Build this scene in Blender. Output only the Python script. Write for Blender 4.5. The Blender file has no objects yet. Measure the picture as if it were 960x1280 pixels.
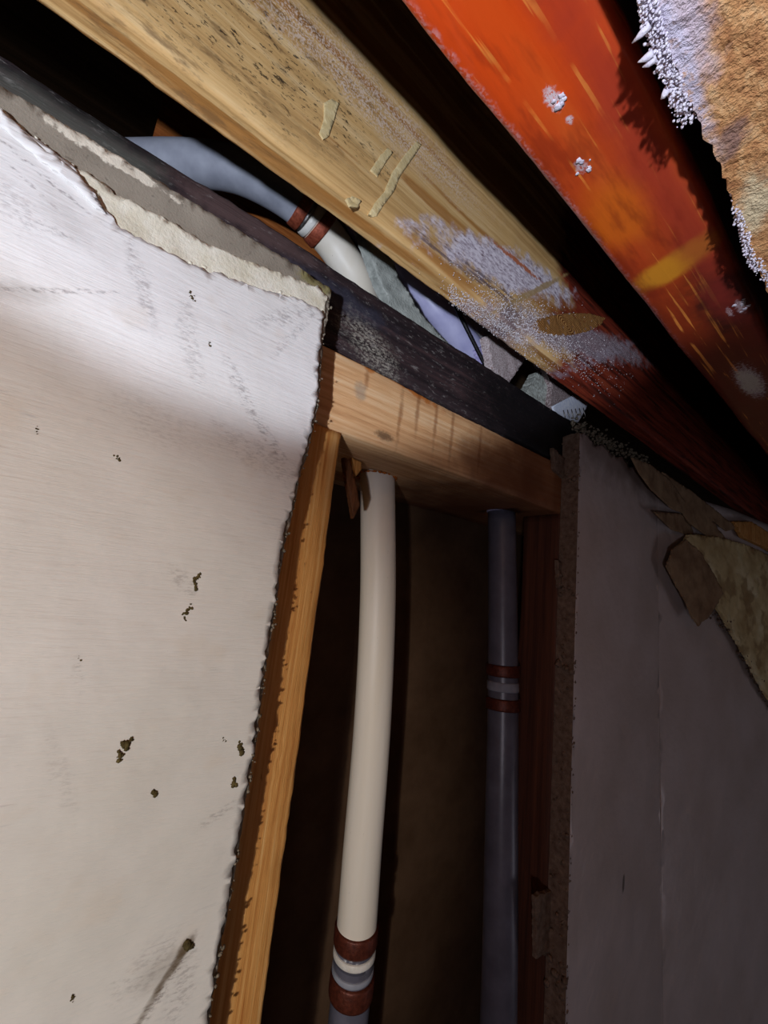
import bpy, bmesh, math, random
from mathutils import Vector, Matrix, noise
from mathutils.geometry import delaunay_2d_cdt
random.seed(7)
C = bpy.context.scene
COL = C.collection
Z0 = 2.30                                   # eye height above the floor, metres
F = 500.0                                   # focal length in pixels of a 960x1280 frame

# ---------------------------------------------------------------- camera
R = Matrix(((0.786124, -0.197268, -0.585743), (-0.607948, -0.075993, -0.790332), (0.111395, 0.977400, -0.179669)))
cd = bpy.data.cameras.new('camera'); cam = bpy.data.objects.new('camera', cd); COL.objects.link(cam)
cd.sensor_fit = 'VERTICAL'; cd.sensor_height = 24; cd.sensor_width = 18; cd.lens = 24 * F / 1280; cd.clip_start = 0.005
cam.matrix_world = Matrix.Translation((0, 0, Z0)) @ R.to_4x4()
C.camera = cam
# ---------------------------------------------------------------- world, lights, exposure
w = bpy.data.worlds.new('world'); C.world = w; w.use_nodes = True
w.node_tree.nodes['Background'].inputs[0].default_value = (0.8, 0.7, 0.75, 1)
w.node_tree.nodes['Background'].inputs[1].default_value = 0.02
C.view_settings.view_transform = 'Standard'; C.view_settings.look = 'None'
C.view_settings.exposure = 0.0; C.view_settings.gamma = 1; C.view_settings.use_curve_mapping = False
LP = Vector((-0.2135, -0.15, -0.117))           # the hand torch, left of the lens

def azel(a, e):
    a, e = math.radians(a), math.radians(e)
    return Vector((math.sin(a) * math.cos(e), math.cos(a) * math.cos(e), math.sin(e)))

def spot(name, az, el, half, blend, power, col, rad=0.004):
    l = bpy.data.lights.new(name, 'SPOT'); o = bpy.data.objects.new(name, l); COL.objects.link(o)
    l.spot_size = math.radians(2 * half); l.spot_blend = blend; l.energy = power; l.color = col; l.shadow_soft_size = rad
    o.location = LP + Vector((0, 0, Z0)); o.rotation_euler = azel(az, el).to_track_quat('-Z', 'Y').to_euler()
    return o
spot('torch_core', 49, 42, 20.5, 0.22, 8.2, (0.80, 0.87, 1.0), .006)
spot('torch_halo', 15, -4, 39.5, 0.30, 3.0, (1.0, 0.945, 0.86), .005)
pl = bpy.data.lights.new('torch_spill', 'POINT'); po = bpy.data.objects.new('torch_spill', pl); COL.objects.link(po)
pl.energy = 0.95; pl.color = (0.95, 0.88, 1.0); pl.shadow_soft_size = 0.01; po.location = LP + Vector((0, -0.01, Z0))

al = bpy.data.lights.new('added_wall_fill', 'AREA'); ao = bpy.data.objects.new('added_wall_fill', al); COL.objects.link(ao)  # unseen fill lamp, added to brighten the right wall
al.size = .35; al.energy = .5; al.color = (.88, .86, 1.0); ao.location = (.95, -.85, Z0 - .55)
ao.rotation_euler = (Vector((.50, .13, -.20)) - Vector((.95, -.85, -.55))).to_track_quat('-Z', 'Y').to_euler()

# ---------------------------------------------------------------- geometry helpers
def ray(u, v): return R @ Vector((u - 480, 640 - v, -F))
def onY(u, v, y): r = ray(u, v); return r * (y / r.y)
def onZ(u, v, z): r = ray(u, v); return r * (z / r.z)
def dep(u, v, d): return (R @ Vector((u - 480, 640 - v, -F))) * (d / F)
def nz(p, s, seed=0.0): return noise.noise(Vector((p[0] * s + seed, p[1] * s + seed * 1.7, p[2] * s - seed)))
def fb(p, s, o=3, seed=0.0):
    t, a = 0, 1
    for i in range(o): t += a * nz(p, s * 2 ** i, seed + i * 7.3); a *= .5
    return t

def link(name, me, m, parent=None, smooth=True):
    o = bpy.data.objects.new(name, me); COL.objects.link(o)
    if m is not None: me.materials.append(m)
    for p in me.polygons: p.use_smooth = smooth
    if parent is not None: o.parent = parent
    else: o.location = (0, 0, Z0)
    return o
def from_bm(name, bm, m, parent=None, smooth=True):
    bmesh.ops.recalc_face_normals(bm, faces=bm.faces)
    me = bpy.data.meshes.new(name); bm.to_mesh(me); bm.free()
    return link(name, me, m, parent, smooth)
def empty(name, at=(0, 0, 0)):
    o = bpy.data.objects.new(name, None); COL.objects.link(o); o.empty_display_size = .02
    o.location = Vector(at) + Vector((0, 0, Z0)); return o
def child(o, par):                          # keep the common coordinates of the scene inside a part
    o.location = (0, 0, 0); o.parent = par; o.matrix_parent_inverse = Matrix.Translation(-(par.location - Vector((0, 0, Z0)))); return o
def tag(o, label, cat, group=None):
    o['label'] = label; o['category'] = cat
    if group: o['group'] = group
    return o
def struct(o, label=None):
    o['kind'] = 'structure'
    if label: o['label'] = label
    return o

def jag(pts, step, amp, seed, skip=None):
    """subdivide a closed 2-D outline (mm) and roughen it; skip(a, b) keeps a segment straight"""
    out = []
    n = len(pts)
    for i in range(n):
        a, b = Vector(pts[i]), Vector(pts[(i + 1) % n])
        out.append(a)
        if skip and skip(a, b): continue
        k = max(1, int((b - a).length / step))
        d = (b - a).normalized(); nn = Vector((-d.y, d.x))
        for j in range(1, k):
            p = a + (b - a) * j / k
            q = (p.x * .35, p.y * .35, seed)
            out.append(p + nn * amp * (noise.noise(Vector(q)) * 1.3 + .8 * noise.noise(Vector(q) * 3.1)) + d * amp * .3 * noise.noise(Vector((q[1], q[0], seed))))
    return out

def sheet(name, outline, m, y, th, spacing=5, relief=None, amp=0, step=2, seed=1.0, skip=None, box=None, parent=None,
          tr=None, smooth=True, edge_rough=0.0, core=None):
    """a slab in a wall plane: outline in mm (X, Z); its room face at Y = y, thickness th behind it; relief(x, z) in metres towards the room"""
    out = jag(outline, step, amp, seed, skip) if amp > 0 else [Vector(p) for p in outline]
    n = len(out)
    xs = [p[0] for p in out]; zs = [p[1] for p in out]
    x0, x1, z0, z1 = box or (min(xs), max(xs), min(zs), max(zs))
    pts = [Vector((p[0], p[1])) for p in out]
    if spacing:
        gx = x0
        r = random.Random(int(seed * 100))
        while gx < x1:
            gz = z0
            while gz < z1:
                pts.append(Vector((gx + r.uniform(-.35, .35) * spacing, gz + r.uniform(-.35, .35) * spacing))); gz += spacing
            gx += spacing
    vs, es, fs, ov, oe, of = delaunay_2d_cdt(pts, [(i, (i + 1) % n) for i in range(n)], [], 1, 1e-4)
    bm = bmesh.new()
    fr, bk = [], []
    for v in vs:
        x, z = v[0] * .001, v[1] * .001
        h = relief(x, z) if relief else 0
        fr.append(bm.verts.new((x, y - h, z))); bk.append(bm.verts.new((x, y + th, z)))
    cnt = {}
    for f in fs:
        try:
            bm.faces.new([fr[i] for i in f]); bm.faces.new([bk[i] for i in reversed(f)])
        except ValueError: continue
        for i in range(len(f)):
            e = (f[i], f[(i + 1) % len(f)]); k = tuple(sorted(e)); cnt.setdefault(k, []).append(e)
    mids = {}
    def midv(i):
        if i not in mids:
            p = (fr[i].co + bk[i].co) / 2
            q = p * 900
            mids[i] = bm.verts.new(p + edge_rough * Vector((noise.noise(q), noise.noise(q + Vector((9, 3, 1))), noise.noise(q + Vector((1, 30, 8))))))
        return mids[i]
    for k, l in cnt.items():
        if len(l) == 1:
            a, b = l[0]
            try:
                if edge_rough > 0:
                    bm.faces.new([fr[b], fr[a], midv(a), midv(b)]); bm.faces.new([midv(b), midv(a), bk[a], bk[b]])
                else: bm.faces.new([fr[b], fr[a], bk[a], bk[b]])
            except ValueError: pass
    for v in [v for v in bm.verts if not v.link_faces]: bm.verts.remove(v)
    if tr: bmesh.ops.transform(bm, matrix=tr, verts=bm.verts)
    me = bpy.data.meshes.new(name); 
    bmesh.ops.recalc_face_normals(bm, faces=bm.faces); bm.to_mesh(me); bm.free()
    o = link(name, me, m, None, False)
    if core: me.materials.append(core)
    for p in me.polygons:            # smooth faces that face the room, flat broken edges
        p.use_smooth = smooth and abs(p.normal.y) > .6
        if core and abs(p.normal.y) < .6: p.material_index = 1
    if parent is not None: child(o, parent) if parent.type == 'EMPTY' else setpar(o, parent)
    return o
def setpar(o, par):
    o.parent = par; o.location = (0, 0, 0)
def px(pts, y): return [(onY(u, v, y).x * 1000, onY(u, v, y).z * 1000) for u, v in pts]

def lumber(name, lo, hi, m, axis=0, fine=(0.0, 0.0), step=.004, nside=8, bev=.002, rough=.00025, wob=.0006, seed=0., parent=None, ridge=0.):
    """a sawn board between corners lo and hi, eased edges, slightly wavy faces; fine = the range along it that gets dense relief"""
    ax = axis; b, c = [(1, 2), (0, 2), (0, 1)][ax]
    def side(p0, p1): return [p0 + (p1 - p0) * (i / nside) for i in range(nside)]
    L, H = Vector((lo[b], lo[c])), Vector((hi[b], hi[c]))
    k = bev
    cs = [Vector((L.x + k, L.y)), Vector((H.x - k, L.y)), Vector((H.x, L.y + k)), Vector((H.x, H.y - k)), Vector((H.x - k, H.y)), Vector((L.x + k, H.y)), Vector((L.x, H.y - k)), Vector((L.x, L.y + k))]
    loop = []
    for i in range(0, 8, 2):
        a, d = cs[i], cs[i + 1]; e = cs[(i + 2) % 8]
        loop += side(a, d) + [d]
        loop.append((d + e) / 2 + ((d + e) / 2 - (L + H) / 2).normalized() * k * .2)
    ts = [lo[ax]]
    t = lo[ax]
    while t < hi[ax] - 1e-6:
        t = min(hi[ax], t + (step if fine[0] <= t < fine[1] else max(step, .05)))
        if fine[0] > ts[-1] and t > fine[0]: t = fine[0]
        ts.append(t)
    bm = bmesh.new(); rings = []
    cen = (L + H) / 2
    for t in ts:
        ring = []
        for p in loop:
            v = [0, 0, 0]; v[ax] = t; v[b] = p.x; v[c] = p.y
            q = Vector(v); s = Vector(v); s[ax] *= .12
            n2 = Vector((0, 0)); 
            if abs(p.x - L.x) < k * .6: n2.x = -1
            if abs(p.x - H.x) < k * .6: n2.x = 1
            if abs(p.y - L.y) < k * .6: n2.y = -1
            if abs(p.y - H.y) < k * .6: n2.y = 1
            h = wob * fb(q, 14, 2, seed) + rough * fb(q, 420, 2, seed + 3) + ridge * nz(s, 150, seed + 5)
            v[b] += n2.x * h; v[c] += n2.y * h
            ring.append(bm.verts.new(v))
        rings.append(ring)
    n = len(loop)
    for i in range(len(rings) - 1):
        for j in range(n): bm.faces.new((rings[i][j], rings[i][(j + 1) % n], rings[i + 1][(j + 1) % n], rings[i + 1][j]))
    bm.faces.new(rings[0]); bm.faces.new(list(reversed(rings[-1])))
    o = from_bm(name, bm, m, None, True)
    if parent: child(o, parent)
    return o

def smooth_path(pts, n=10):
    out = []
    P = [Vector(pts[0]) * 2 - Vector(pts[1])] + [Vector(p) for p in pts] + [Vector(pts[-1]) * 2 - Vector(pts[-2])]
    for i in range(1, len(P) - 2):
        a, b, c, d = P[i - 1:i + 3]
        for j in range(n):
            t = j / n
            out.append(.5 * ((2 * b) + (c - a) * t + (2 * a - 5 * b + 4 * c - d) * t * t + (3 * b - a - 3 * c + d) * t ** 3))
    out.append(P[-2]); return out
def tube(name, path, m, rad, seg=36, parent=None, prof=None, wob=0.0, smooth=True):
    """sweep a circle along path; rad a number; prof a list of (fraction, radius) for turned pieces"""
    path = [Vector(p) for p in path]
    bm = bmesh.new(); rings = []
    d0 = (path[1] - path[0]).normalized(); up = d0.orthogonal().normalized()
    cum = [0]
    for i in range(1, len(path)): cum.append(cum[-1] + (path[i] - path[i - 1]).length)
    def at(s):
        for i in range(1, len(path)):
            if s <= cum[i] or i == len(path) - 1:
                k = (s - cum[i - 1]) / max(1e-9, cum[i] - cum[i - 1]); return path[i - 1].lerp(path[i], k), (path[i] - path[i - 1]).normalized()
    if prof: stations = [(f * cum[-1], r) for f, r in prof]
    else: stations = [(s, rad) for s in cum]
    for s, r in stations:
        p, d = at(s)
        if not prof:
            i = cum.index(s)
            d = ((path[min(i + 1, len(path) - 1)] - path[max(i - 1, 0)])).normalized()
        up = (up - d * up.dot(d)).normalized(); sd = d.cross(up)
        rings.append([bm.verts.new(p + (up * math.cos(a) + sd * math.sin(a)) * (r + wob * noise.noise(p * 300 + Vector((a, 0, 0))))) for a in [2 * math.pi * k / seg for k in range(seg)]])
    for i in range(len(rings) - 1):
        for j in range(seg): bm.faces.new((rings[i][j], rings[i][(j + 1) % seg], rings[i + 1][(j + 1) % seg], rings[i + 1][j]))
    bm.faces.new(rings[0]); bm.faces.new(list(reversed(rings[-1])))
    o = from_bm(name, bm, m, None, smooth)
    if parent: child(o, parent)
    return o

def unit_ball(sub):
    q = bmesh.new(); bmesh.ops.create_icosphere(q, subdivisions=sub, radius=1)
    t = ([v.co.copy() for v in q.verts], [[v.index for v in f.verts] for f in q.faces]); q.free(); return t
BALL = {1: unit_ball(1), 2: unit_ball(2)}
class Heap:
    """many small lumps gathered as plain lists, then linked as one mesh"""
    def __init__(s): s.v = []; s.f = []
def lump(hp, p, r, seed, flat=1.0, sub=2, nrm=(0, 1, 0)):
    V, Fc = BALL[sub]; n0 = len(hp.v); N = Vector(nrm); P = Vector(p); so = Vector((seed * 1.37, 0, seed * .31))
    for d in V:
        c = d * (r * (1 + .75 * noise.noise(d * 1.6 + so)))
        if flat != 1: c -= N * (c.dot(N) * (1 - flat))
        hp.v.append(P + c)
    hp.f += [[n0 + k for k in f] for f in Fc]
def from_heap(name, hp, m):
    me = bpy.data.meshes.new(name); me.from_pydata(hp.v, [], hp.f); me.update(); return link(name, me, m)

# ---------------------------------------------------------------- material helpers
def lin(c): return tuple([(x / 255 / 12.92 if x <= 10 else ((x / 255 + .055) / 1.055) ** 2.4) for x in c]) + (1,)
class Mat:
    def __init__(s, name, rough=.6, spec=.3, coat=0., metal=0., trans=0.):
        s.m = bpy.data.materials.new(name); s.m.use_nodes = True; s.nt = s.m.node_tree
        s.b = s.nt.nodes['Principled BSDF']; s.b.inputs['Roughness'].default_value = rough
        s.b.inputs['Specular IOR Level'].default_value = spec; s.b.inputs['Coat Weight'].default_value = coat
        s.b.inputs['Metallic'].default_value = metal; s.b.inputs['Coat Roughness'].default_value = .12
        s.b.inputs['Transmission Weight'].default_value = trans
        s.tc = s.nt.nodes.new('ShaderNodeTexCoord').outputs['Object']
        v = s.nt.nodes.new('ShaderNodeVectorMath'); v.operation = 'SCALE'; v.inputs['Scale'].default_value = 1000
        s.nt.links.new(s.tc, v.inputs[0]); s.mm = v.outputs[0]; s.col = None; s.h = None
    def node(s, t, **k):
        n = s.nt.nodes.new(t)
        for a, b in k.items(): setattr(n, a, b)
        return n
    def link(s, a, b): s.nt.links.new(a, b)
    def mapped(s, scale=(1, 1, 1), loc=(0, 0, 0), rot=(0, 0, 0), kind='POINT'):
        n = s.node('ShaderNodeMapping', vector_type=kind)
        n.inputs['Scale'].default_value = scale; n.inputs['Location'].default_value = loc; n.inputs['Rotation'].default_value = rot
        s.link(s.mm, n.inputs[0]); return n.outputs[0]
    def noise(s, scale=.1, stretch=(1, 1, 1), detail=4, rough=.55, dist=0., rot=(0, 0, 0), loc=(0, 0, 0)):
        n = s.node('ShaderNodeTexNoise'); n.inputs['Scale'].default_value = scale; n.inputs['Detail'].default_value = detail
        n.inputs['Roughness'].default_value = rough; n.inputs['Distortion'].default_value = dist
        s.link(s.mapped(stretch, loc, rot), n.inputs['Vector']); return n.outputs['Fac']
    def ramp(s, fac, stops):
        n = s.node('ShaderNodeValToRGB'); e = n.color_ramp.elements
        while len(e) < len(stops): e.new(.5)
        for i, (p, c) in enumerate(stops): e[i].position = p; e[i].color = c if len(c) == 4 else lin(c)
        s.link(fac, n.inputs[0]); return n.outputs[0]
    def thr(s, fac, a, b):
        n = s.node('ShaderNodeMapRange', interpolation_type='SMOOTHSTEP'); s.link(fac, n.inputs['Value'])
        n.inputs['From Min'].default_value = a; n.inputs['From Max'].default_value = b; return n.outputs[0]
    def mul(s, a, b, op='MULTIPLY'):
        n = s.node('ShaderNodeMath', operation=op)
        for i, x in enumerate((a, b)):
            if isinstance(x, (int, float)): n.inputs[i].default_value = x
            else: s.link(x, n.inputs[i])
        return n.outputs[0]
    def base(s, c): s.col = c
    def over(s, fac, color, op=1.0):
        n = s.node('ShaderNodeMix', data_type='RGBA')
        f = s.mul(fac, op) if not isinstance(fac, float) else fac
        if isinstance(f, float): n.inputs[0].default_value = f
        else: s.link(f, n.inputs[0])
        if isinstance(s.col, tuple): n.inputs[6].default_value = s.col
        else: s.link(s.col, n.inputs[6])
        if isinstance(color, tuple): n.inputs[7].default_value = color if len(color) == 4 else lin(color)
        else: s.link(color, n.inputs[7])
        s.col = n.outputs[2]
    def spot(s, c, r, ang=0., axis=1, soft=.35, nzs=.12, nza=.8):
        """soft-edged patch mask round a point (metres) with radii (mm)"""
        rot = [0, 0, 0]; rot[axis] = ang
        v = s.mapped(r, tuple(x * 1000 for x in c), tuple(rot), 'TEXTURE')
        l = s.node('ShaderNodeVectorMath', operation='LENGTH'); s.link(v, l.inputs[0])
        n = s.noise(nzs, detail=4, rough=.6)
        d = s.mul(s.mul(s.mul(n, .5, 'SUBTRACT'), nza * 2), l.outputs['Value'], 'ADD')
        return s.mul(1.0, s.thr(d, 1 - soft, 1 + soft), 'SUBTRACT')
    def bump(s, h, dist=.0003, strength=1.0):
        n = s.node('ShaderNodeBump'); n.inputs['Strength'].default_value = strength; n.inputs['Distance'].default_value = dist
        s.link(h, n.inputs['Height'])
        if s.h: s.link(s.h, n.inputs['Normal'])
        s.h = n.outputs[0]
    def done(s, sss=0.):
        if isinstance(s.col, tuple): s.b.inputs['Base Color'].default_value = s.col
        else: s.link(s.col, s.b.inputs['Base Color'])
        if s.h: s.link(s.h, s.b.inputs['Normal'])
        if sss: s.b.inputs['Subsurface Weight'].default_value = sss; s.b.inputs['Subsurface Scale'].default_value = .003
        return s.m
def plain(name, c1, c2, scale=.1, rough=.7, spec=.25, bs=1.0, bd=.0002, **k):
    m = Mat(name, rough, spec, **k); n = m.noise(scale, detail=5, rough=.6)
    m.base(m.ramp(n, [(.3, c1), (.7, c2)])); m.bump(m.noise(bs, detail=4), bd); return m.done()

def stroke(m, y, a, c, wd, soft=.5, nzs=.5, nza=.8):
    """patch mask that runs between two picture points on a wall plane, wd mm half width"""
    p, q = onY(a[0], a[1], y), onY(c[0], c[1], y); d = q - p
    return m.spot((p + q) / 2, (d.length * 500 + 1, 500, wd), -math.atan2(d.z, d.x), soft=soft, nzs=nzs, nza=nza)

# painted wall -------------------------------------------------
paint = Mat('white wall paint', .5, .3)
paint.base(paint.ramp(paint.noise(.012, detail=3), [(.3, (216, 213, 205)), (.7, (229, 226, 222))]))
rotb = (0, math.radians(-8), 0)
br = paint.noise(.8, (.07, 1, 1), 5, .6, rot=rotb)
paint.over(paint.mul(paint.thr(br, .60, .72), paint.thr(paint.noise(.03, detail=3), .5, .65)), (150, 146, 150), .45)
fine = paint.thr(paint.noise(1.3, (.35, 1, 1), 5, .7, rot=rotb), .44, .64)
for a, c, wd, op in [((160, 300), (190, 400), 2.2, .40), ((228, 370), (246, 480), 3.0, .32), ((285, 455), (318, 520), 2.4, .5), ((318, 520), (352, 572), 2.0, .5), ((325, 402), (398, 388), 3.0, .40), ((345, 440), (385, 400), 1.6, .4),
                     ((0, 362), (135, 366), .7, .6), ((0, 228), (40, 290), 4, .3), ((52, 280), (85, 298), 1.2, .4), ((275, 540), (372, 600), 5, .28), ((0, 176), (112, 268), .6, .7), ((10, 205), (70, 262), .5, .5), ((118, 248), (136, 272), 1.0, .9),
                     ((236, 1180), (196, 1245), 1.6, .85), ((196, 1245), (160, 1300), 1.6, .6), ((236, 1190), (215, 1275), 3.5, .35), ((215, 1180), (150, 1240), 5, .25), ((255, 1030), (290, 1005), 1.5, .35), ((95, 825), (100, 855), 1.2, .3),
                     ((215, 715), (240, 740), 2.5, .3), ((60, 920), (90, 1010), 2, .15), ((262, 300), (345, 345), 1.4, .45), ((140, 500), (250, 560), 6, .15)]:
    paint.over(paint.mul(stroke(paint, .1375, a, c, wd), fine), (104, 92, 92), op)
paint.over(paint.thr(paint.noise(.35, detail=5, rough=.7, loc=(40, 0, 0)), .72, .76), (96, 84, 62), .8)
paint.over(paint.thr(paint.noise(.06, detail=2), .60, .72), (214, 200, 182), .25)
for a, c, wd, op in [((237, 1178), (198, 1235), 1.1, .75), ((198, 1235), (168, 1285), .9, .5), ((235, 1176), (226, 1192), 1.6, .8), ((230, 1190), (175, 1230), 3.5, .22), ((60, 240), (100, 300), 4, .12), ((0, 360), (60, 372), 2.5, .25)]:
    paint.over(stroke(paint, .1375, a, c, wd, .6, .3, .7), (100, 84, 62), op)
paint.bump(paint.noise(.9, (.10, 1, 1), 4, .6, rot=rotb), .0003, .9)
paint.bump(paint.noise(.12, detail=3), .0005, .6)
M_paint = paint.done()
M_cream = plain('cream joint compound', (205, 196, 170), (232, 226, 208), .15, .8, .2, .8, .0003)
gp = Mat('grey gypsum board paper', .85, .15)
gp.base(gp.ramp(gp.noise(.05, detail=5), [(.3, (128, 118, 104)), (.7, (158, 148, 132))]))
gp.over(gp.spot(onY(135, 195, .139), (15, 500, 2.0), math.radians(2), soft=.15, nzs=.22, nza=1.5), (225, 215, 195), .95)
gp.over(gp.spot(onY(165, 215, .139), (6, 500, 1.5), math.radians(3), soft=.12, nzs=.35, nza=.9), (215, 205, 186), .9)
gp.over(gp.spot(onY(395, 352, .139), (9, 500, 3.4), 0, soft=.4, nzs=.4), (140, 132, 76), .7)
gp.over(gp.thr(gp.noise(.5, detail=5), .62, .7), (98, 88, 76), .5)
gp.bump(gp.noise(1.2, detail=5), .0002); M_gyp = gp.done()
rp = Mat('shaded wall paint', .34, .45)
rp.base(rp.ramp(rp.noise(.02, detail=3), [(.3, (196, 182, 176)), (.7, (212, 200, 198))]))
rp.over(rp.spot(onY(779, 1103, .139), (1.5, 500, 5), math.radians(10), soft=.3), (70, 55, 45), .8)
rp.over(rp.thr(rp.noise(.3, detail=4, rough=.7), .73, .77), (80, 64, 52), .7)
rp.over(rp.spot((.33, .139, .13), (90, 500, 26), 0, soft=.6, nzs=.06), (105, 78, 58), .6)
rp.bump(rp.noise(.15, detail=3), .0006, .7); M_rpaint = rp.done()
M_core = plain('crumbly gypsum core', (98, 78, 66), (140, 120, 104), .3, .9, .1, 1.2, .0006)
M_lcore = plain('pale gypsum core', (150, 140, 112), (206, 198, 176), .5, .9, .1, 1.2, .0005)
M_dirt = plain('dirt clump', (52, 44, 26), (104, 92, 58), .5, .9, .1)
M_dark = plain('dark kraft backing', (78, 58, 42), (98, 76, 58), .03, .9, .05)
M_floor = plain('dusty concrete', (70, 62, 56), (98, 88, 80), .02, .9, .1)

def wood(name, stops, stretch=(.02, 1, 1), scale=.25, rough=.6, coat=0., spec=.3, bands=None, bumpd=.0002):
    m = Mat(name, rough, spec, coat)
    m.base(m.ramp(m.noise(scale, stretch, 6, .62, .4), stops))
    if bands:
        bs, bst, bc, op = bands
        m.over(m.thr(m.noise(bs, bst, 2, .4, .6), .5, .62), bc, op)
    fs = tuple(x if x < 1 else 1 for x in stretch)
    m.bump(m.noise(scale * 5, fs, 4, .6), bumpd)
    return m
# joist by the wall
ja = wood('weathered pine', [(.25, (160, 116, 66)), (.5, (208, 168, 110)), (.75, (230, 200, 150))], (.03, 1, 1), .22, .62, bands=(.14, (.05, 1, 1), (166, 112, 54), .85))
xx = ja.node('ShaderNodeSeparateXYZ'); ja.link(ja.mm, xx.inputs[0])
ja.over(ja.mul(ja.thr(ja.noise(.18, (.3, 1, 1), 5, .7), .50, .66), ja.spot((-.02, .118, .18), (70, 500, 60), soft=.5, nzs=.03)), (112, 84, 54), .7)
ja.over(ja.mul(ja.thr(ja.noise(.9, (.35, 1, .8), 4, .7, rot=(0, .5, 0)), .57, .62), ja.spot((-.01, .118, .172), (75, 500, 22), soft=.5, nzs=.05)), (44, 34, 26), .9)
ja.over(ja.mul(ja.thr(ja.noise(1.2, detail=5), .44, .6), ja.spot(onY(470, 130, .118), (60, 500, 10), math.radians(0), soft=.6, nzs=.08)), (226, 206, 190), .8)
red = ja.thr(ja.mul(xx.outputs[0], ja.mul(ja.noise(.05, detail=4), 90), 'ADD'), 235, 262)
redc = ja.ramp(ja.noise(.35, (.05, 1, 1), 4, .6, .5), [(.35, (64, 22, 12)), (.52, (128, 46, 28)), (.68, (150, 66, 40))])
ja.over(red, redc, 1.0)
frost = stroke(ja, .118, (535, 292), (705, 366), 11, .3, .14, .9)
ja.over(frost, ja.ramp(ja.noise(.6, (.4, 1, 1), 6, .7), [(.33, (98, 78, 88)), (.44, (188, 176, 190)), (.56, (236, 228, 238))]), .95)
ja.over(ja.mul(stroke(ja, .118, (525, 296), (655, 385), 3.6, .3, .3, .8), ja.thr(ja.noise(.7, (.08, 1, 1), 3), .4, .6)), (92, 76, 86), .8)
ja.over(stroke(ja, .118, (622, 306), (672, 348), 1.5, .3, .6, 1.4), (186, 98, 44), .9)
grit = stroke(ja, .118, (590, 386), (800, 446), 10, .4, .15, .8)
ja.over(grit, ja.ramp(ja.noise(1.6, detail=5, rough=.75), [(.38, (70, 50, 58)), (.5, (150, 132, 142)), (.6, (222, 210, 216))]), .85)
ja.over(ja.mul(stroke(ja, .118, (690, 470), (800, 425), 4, .5, .1, .8), ja.thr(ja.noise(.5, (.2, 1, 1), 5), .42, .6)), (176, 164, 178), .6)
ja.over(stroke(ja, .118, (622, 388), (705, 345), 1.6, .3, .3, .8), (176, 146, 96), .85)
ja.over(ja.spot(onY(640, 395, .118), (8, 500, 7), 0, soft=.5, nzs=.3), (78, 56, 62), .6)
M_ja = ja.done()
kn = Mat('joist knot', .5, .4); ring = kn.node('ShaderNodeTexWave', wave_type='RINGS', rings_direction='SPHERICAL')
ring.inputs['Scale'].default_value = .30; ring.inputs['Distortion'].default_value = 2; ring.inputs['Detail'].default_value = 2
kp = onY(708, 406, .118)
mp = kn.node('ShaderNodeMapping', vector_type='TEXTURE'); mp.inputs['Location'].default_value = tuple(x * 1000 for x in kp); mp.inputs['Scale'].default_value = (2.2, 1, 1)
kn.link(kn.mm, mp.inputs[0]); kn.link(mp.outputs[0], ring.inputs['Vector'])
kn.base(kn.ramp(ring.outputs['Fac'], [(.2, (104, 58, 24)), (.6, (164, 108, 54)), (.9, (196, 150, 92))])); kn.bump(kn.noise(1, detail=4), .0003); M_knot = kn.done()
# varnished joist overhead
jb = wood('varnished red pine', [(.3, (172, 50, 18)), (.5, (204, 78, 32)), (.7, (222, 104, 44))], (.03, .6, 1), .07, .34, coat=.35, spec=.4)
jb.over(jb.spot((.02, .048, .1413), (60, 40, 500), soft=.6, nzs=.02, axis=2), (226, 74, 14), .7)
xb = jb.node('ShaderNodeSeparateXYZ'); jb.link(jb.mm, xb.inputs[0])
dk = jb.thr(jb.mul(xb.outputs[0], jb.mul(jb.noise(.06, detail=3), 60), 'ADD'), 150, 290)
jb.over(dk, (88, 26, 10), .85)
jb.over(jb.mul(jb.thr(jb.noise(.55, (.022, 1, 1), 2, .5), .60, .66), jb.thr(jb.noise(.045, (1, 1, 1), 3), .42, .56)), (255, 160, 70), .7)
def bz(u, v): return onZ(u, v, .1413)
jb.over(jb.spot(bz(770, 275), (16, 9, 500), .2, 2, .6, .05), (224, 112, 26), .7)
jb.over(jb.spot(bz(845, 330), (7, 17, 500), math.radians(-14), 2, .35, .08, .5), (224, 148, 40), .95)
jb.over(jb.spot(bz(905, 375), (24, 10, 500), 0, 2, .5, .1), (34, 20, 18), .85)
jb.over(jb.spot(bz(865, 190), (14, 2.0, 500), 0, 2, .4, .15), (120, 32, 18), .8)
for u, v, a, b in [(692, 124, 3.6, 1.8), (726, 208, 2.4, 1.6), (712, 150, 1.2, .9), (925, 383, 5, 1.6), (938, 478, 22, 5), (912, 390, 4, 1), (930, 545, 30, 2)]:
    jb.over(jb.mul(jb.spot(bz(u, v), (a, b, 500), 0, 2, .35, .8, 1.2), jb.thr(jb.noise(1.6, detail=5, rough=.7), .4, .52)), (226, 214, 220), .95)
jb.over(jb.mul(jb.spot((.1, .0655, .1413), (110, 1.6, 500), 0, 2, .6, .3, 1.2), jb.thr(jb.noise(.9, detail=5), .42, .6)), (222, 160, 160), .7)
jb.over(jb.mul(jb.spot((.13, .040, .1413), (110, 6.5, 500), 0, 2, .7, .06, .9), .8), (158, 52, 44), .75)
jb.over(jb.mul(jb.thr(jb.noise(.10, (.25, 1, 1), 4, .6, loc=(9, 2, 0)), .5, .66), .6), (120, 30, 20), .8)
jb.over(jb.mul(jb.spot(bz(938, 478), (16, 4.5, 500), 0, 2, .3, .3, 1.2), jb.thr(jb.noise(1.2, detail=5, rough=.7), .3, .5)), (214, 206, 190), .9)
jb.over(jb.thr(jb.noise(1.3, detail=5, rough=.8), .73, .76), (224, 200, 190), .7)
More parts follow.
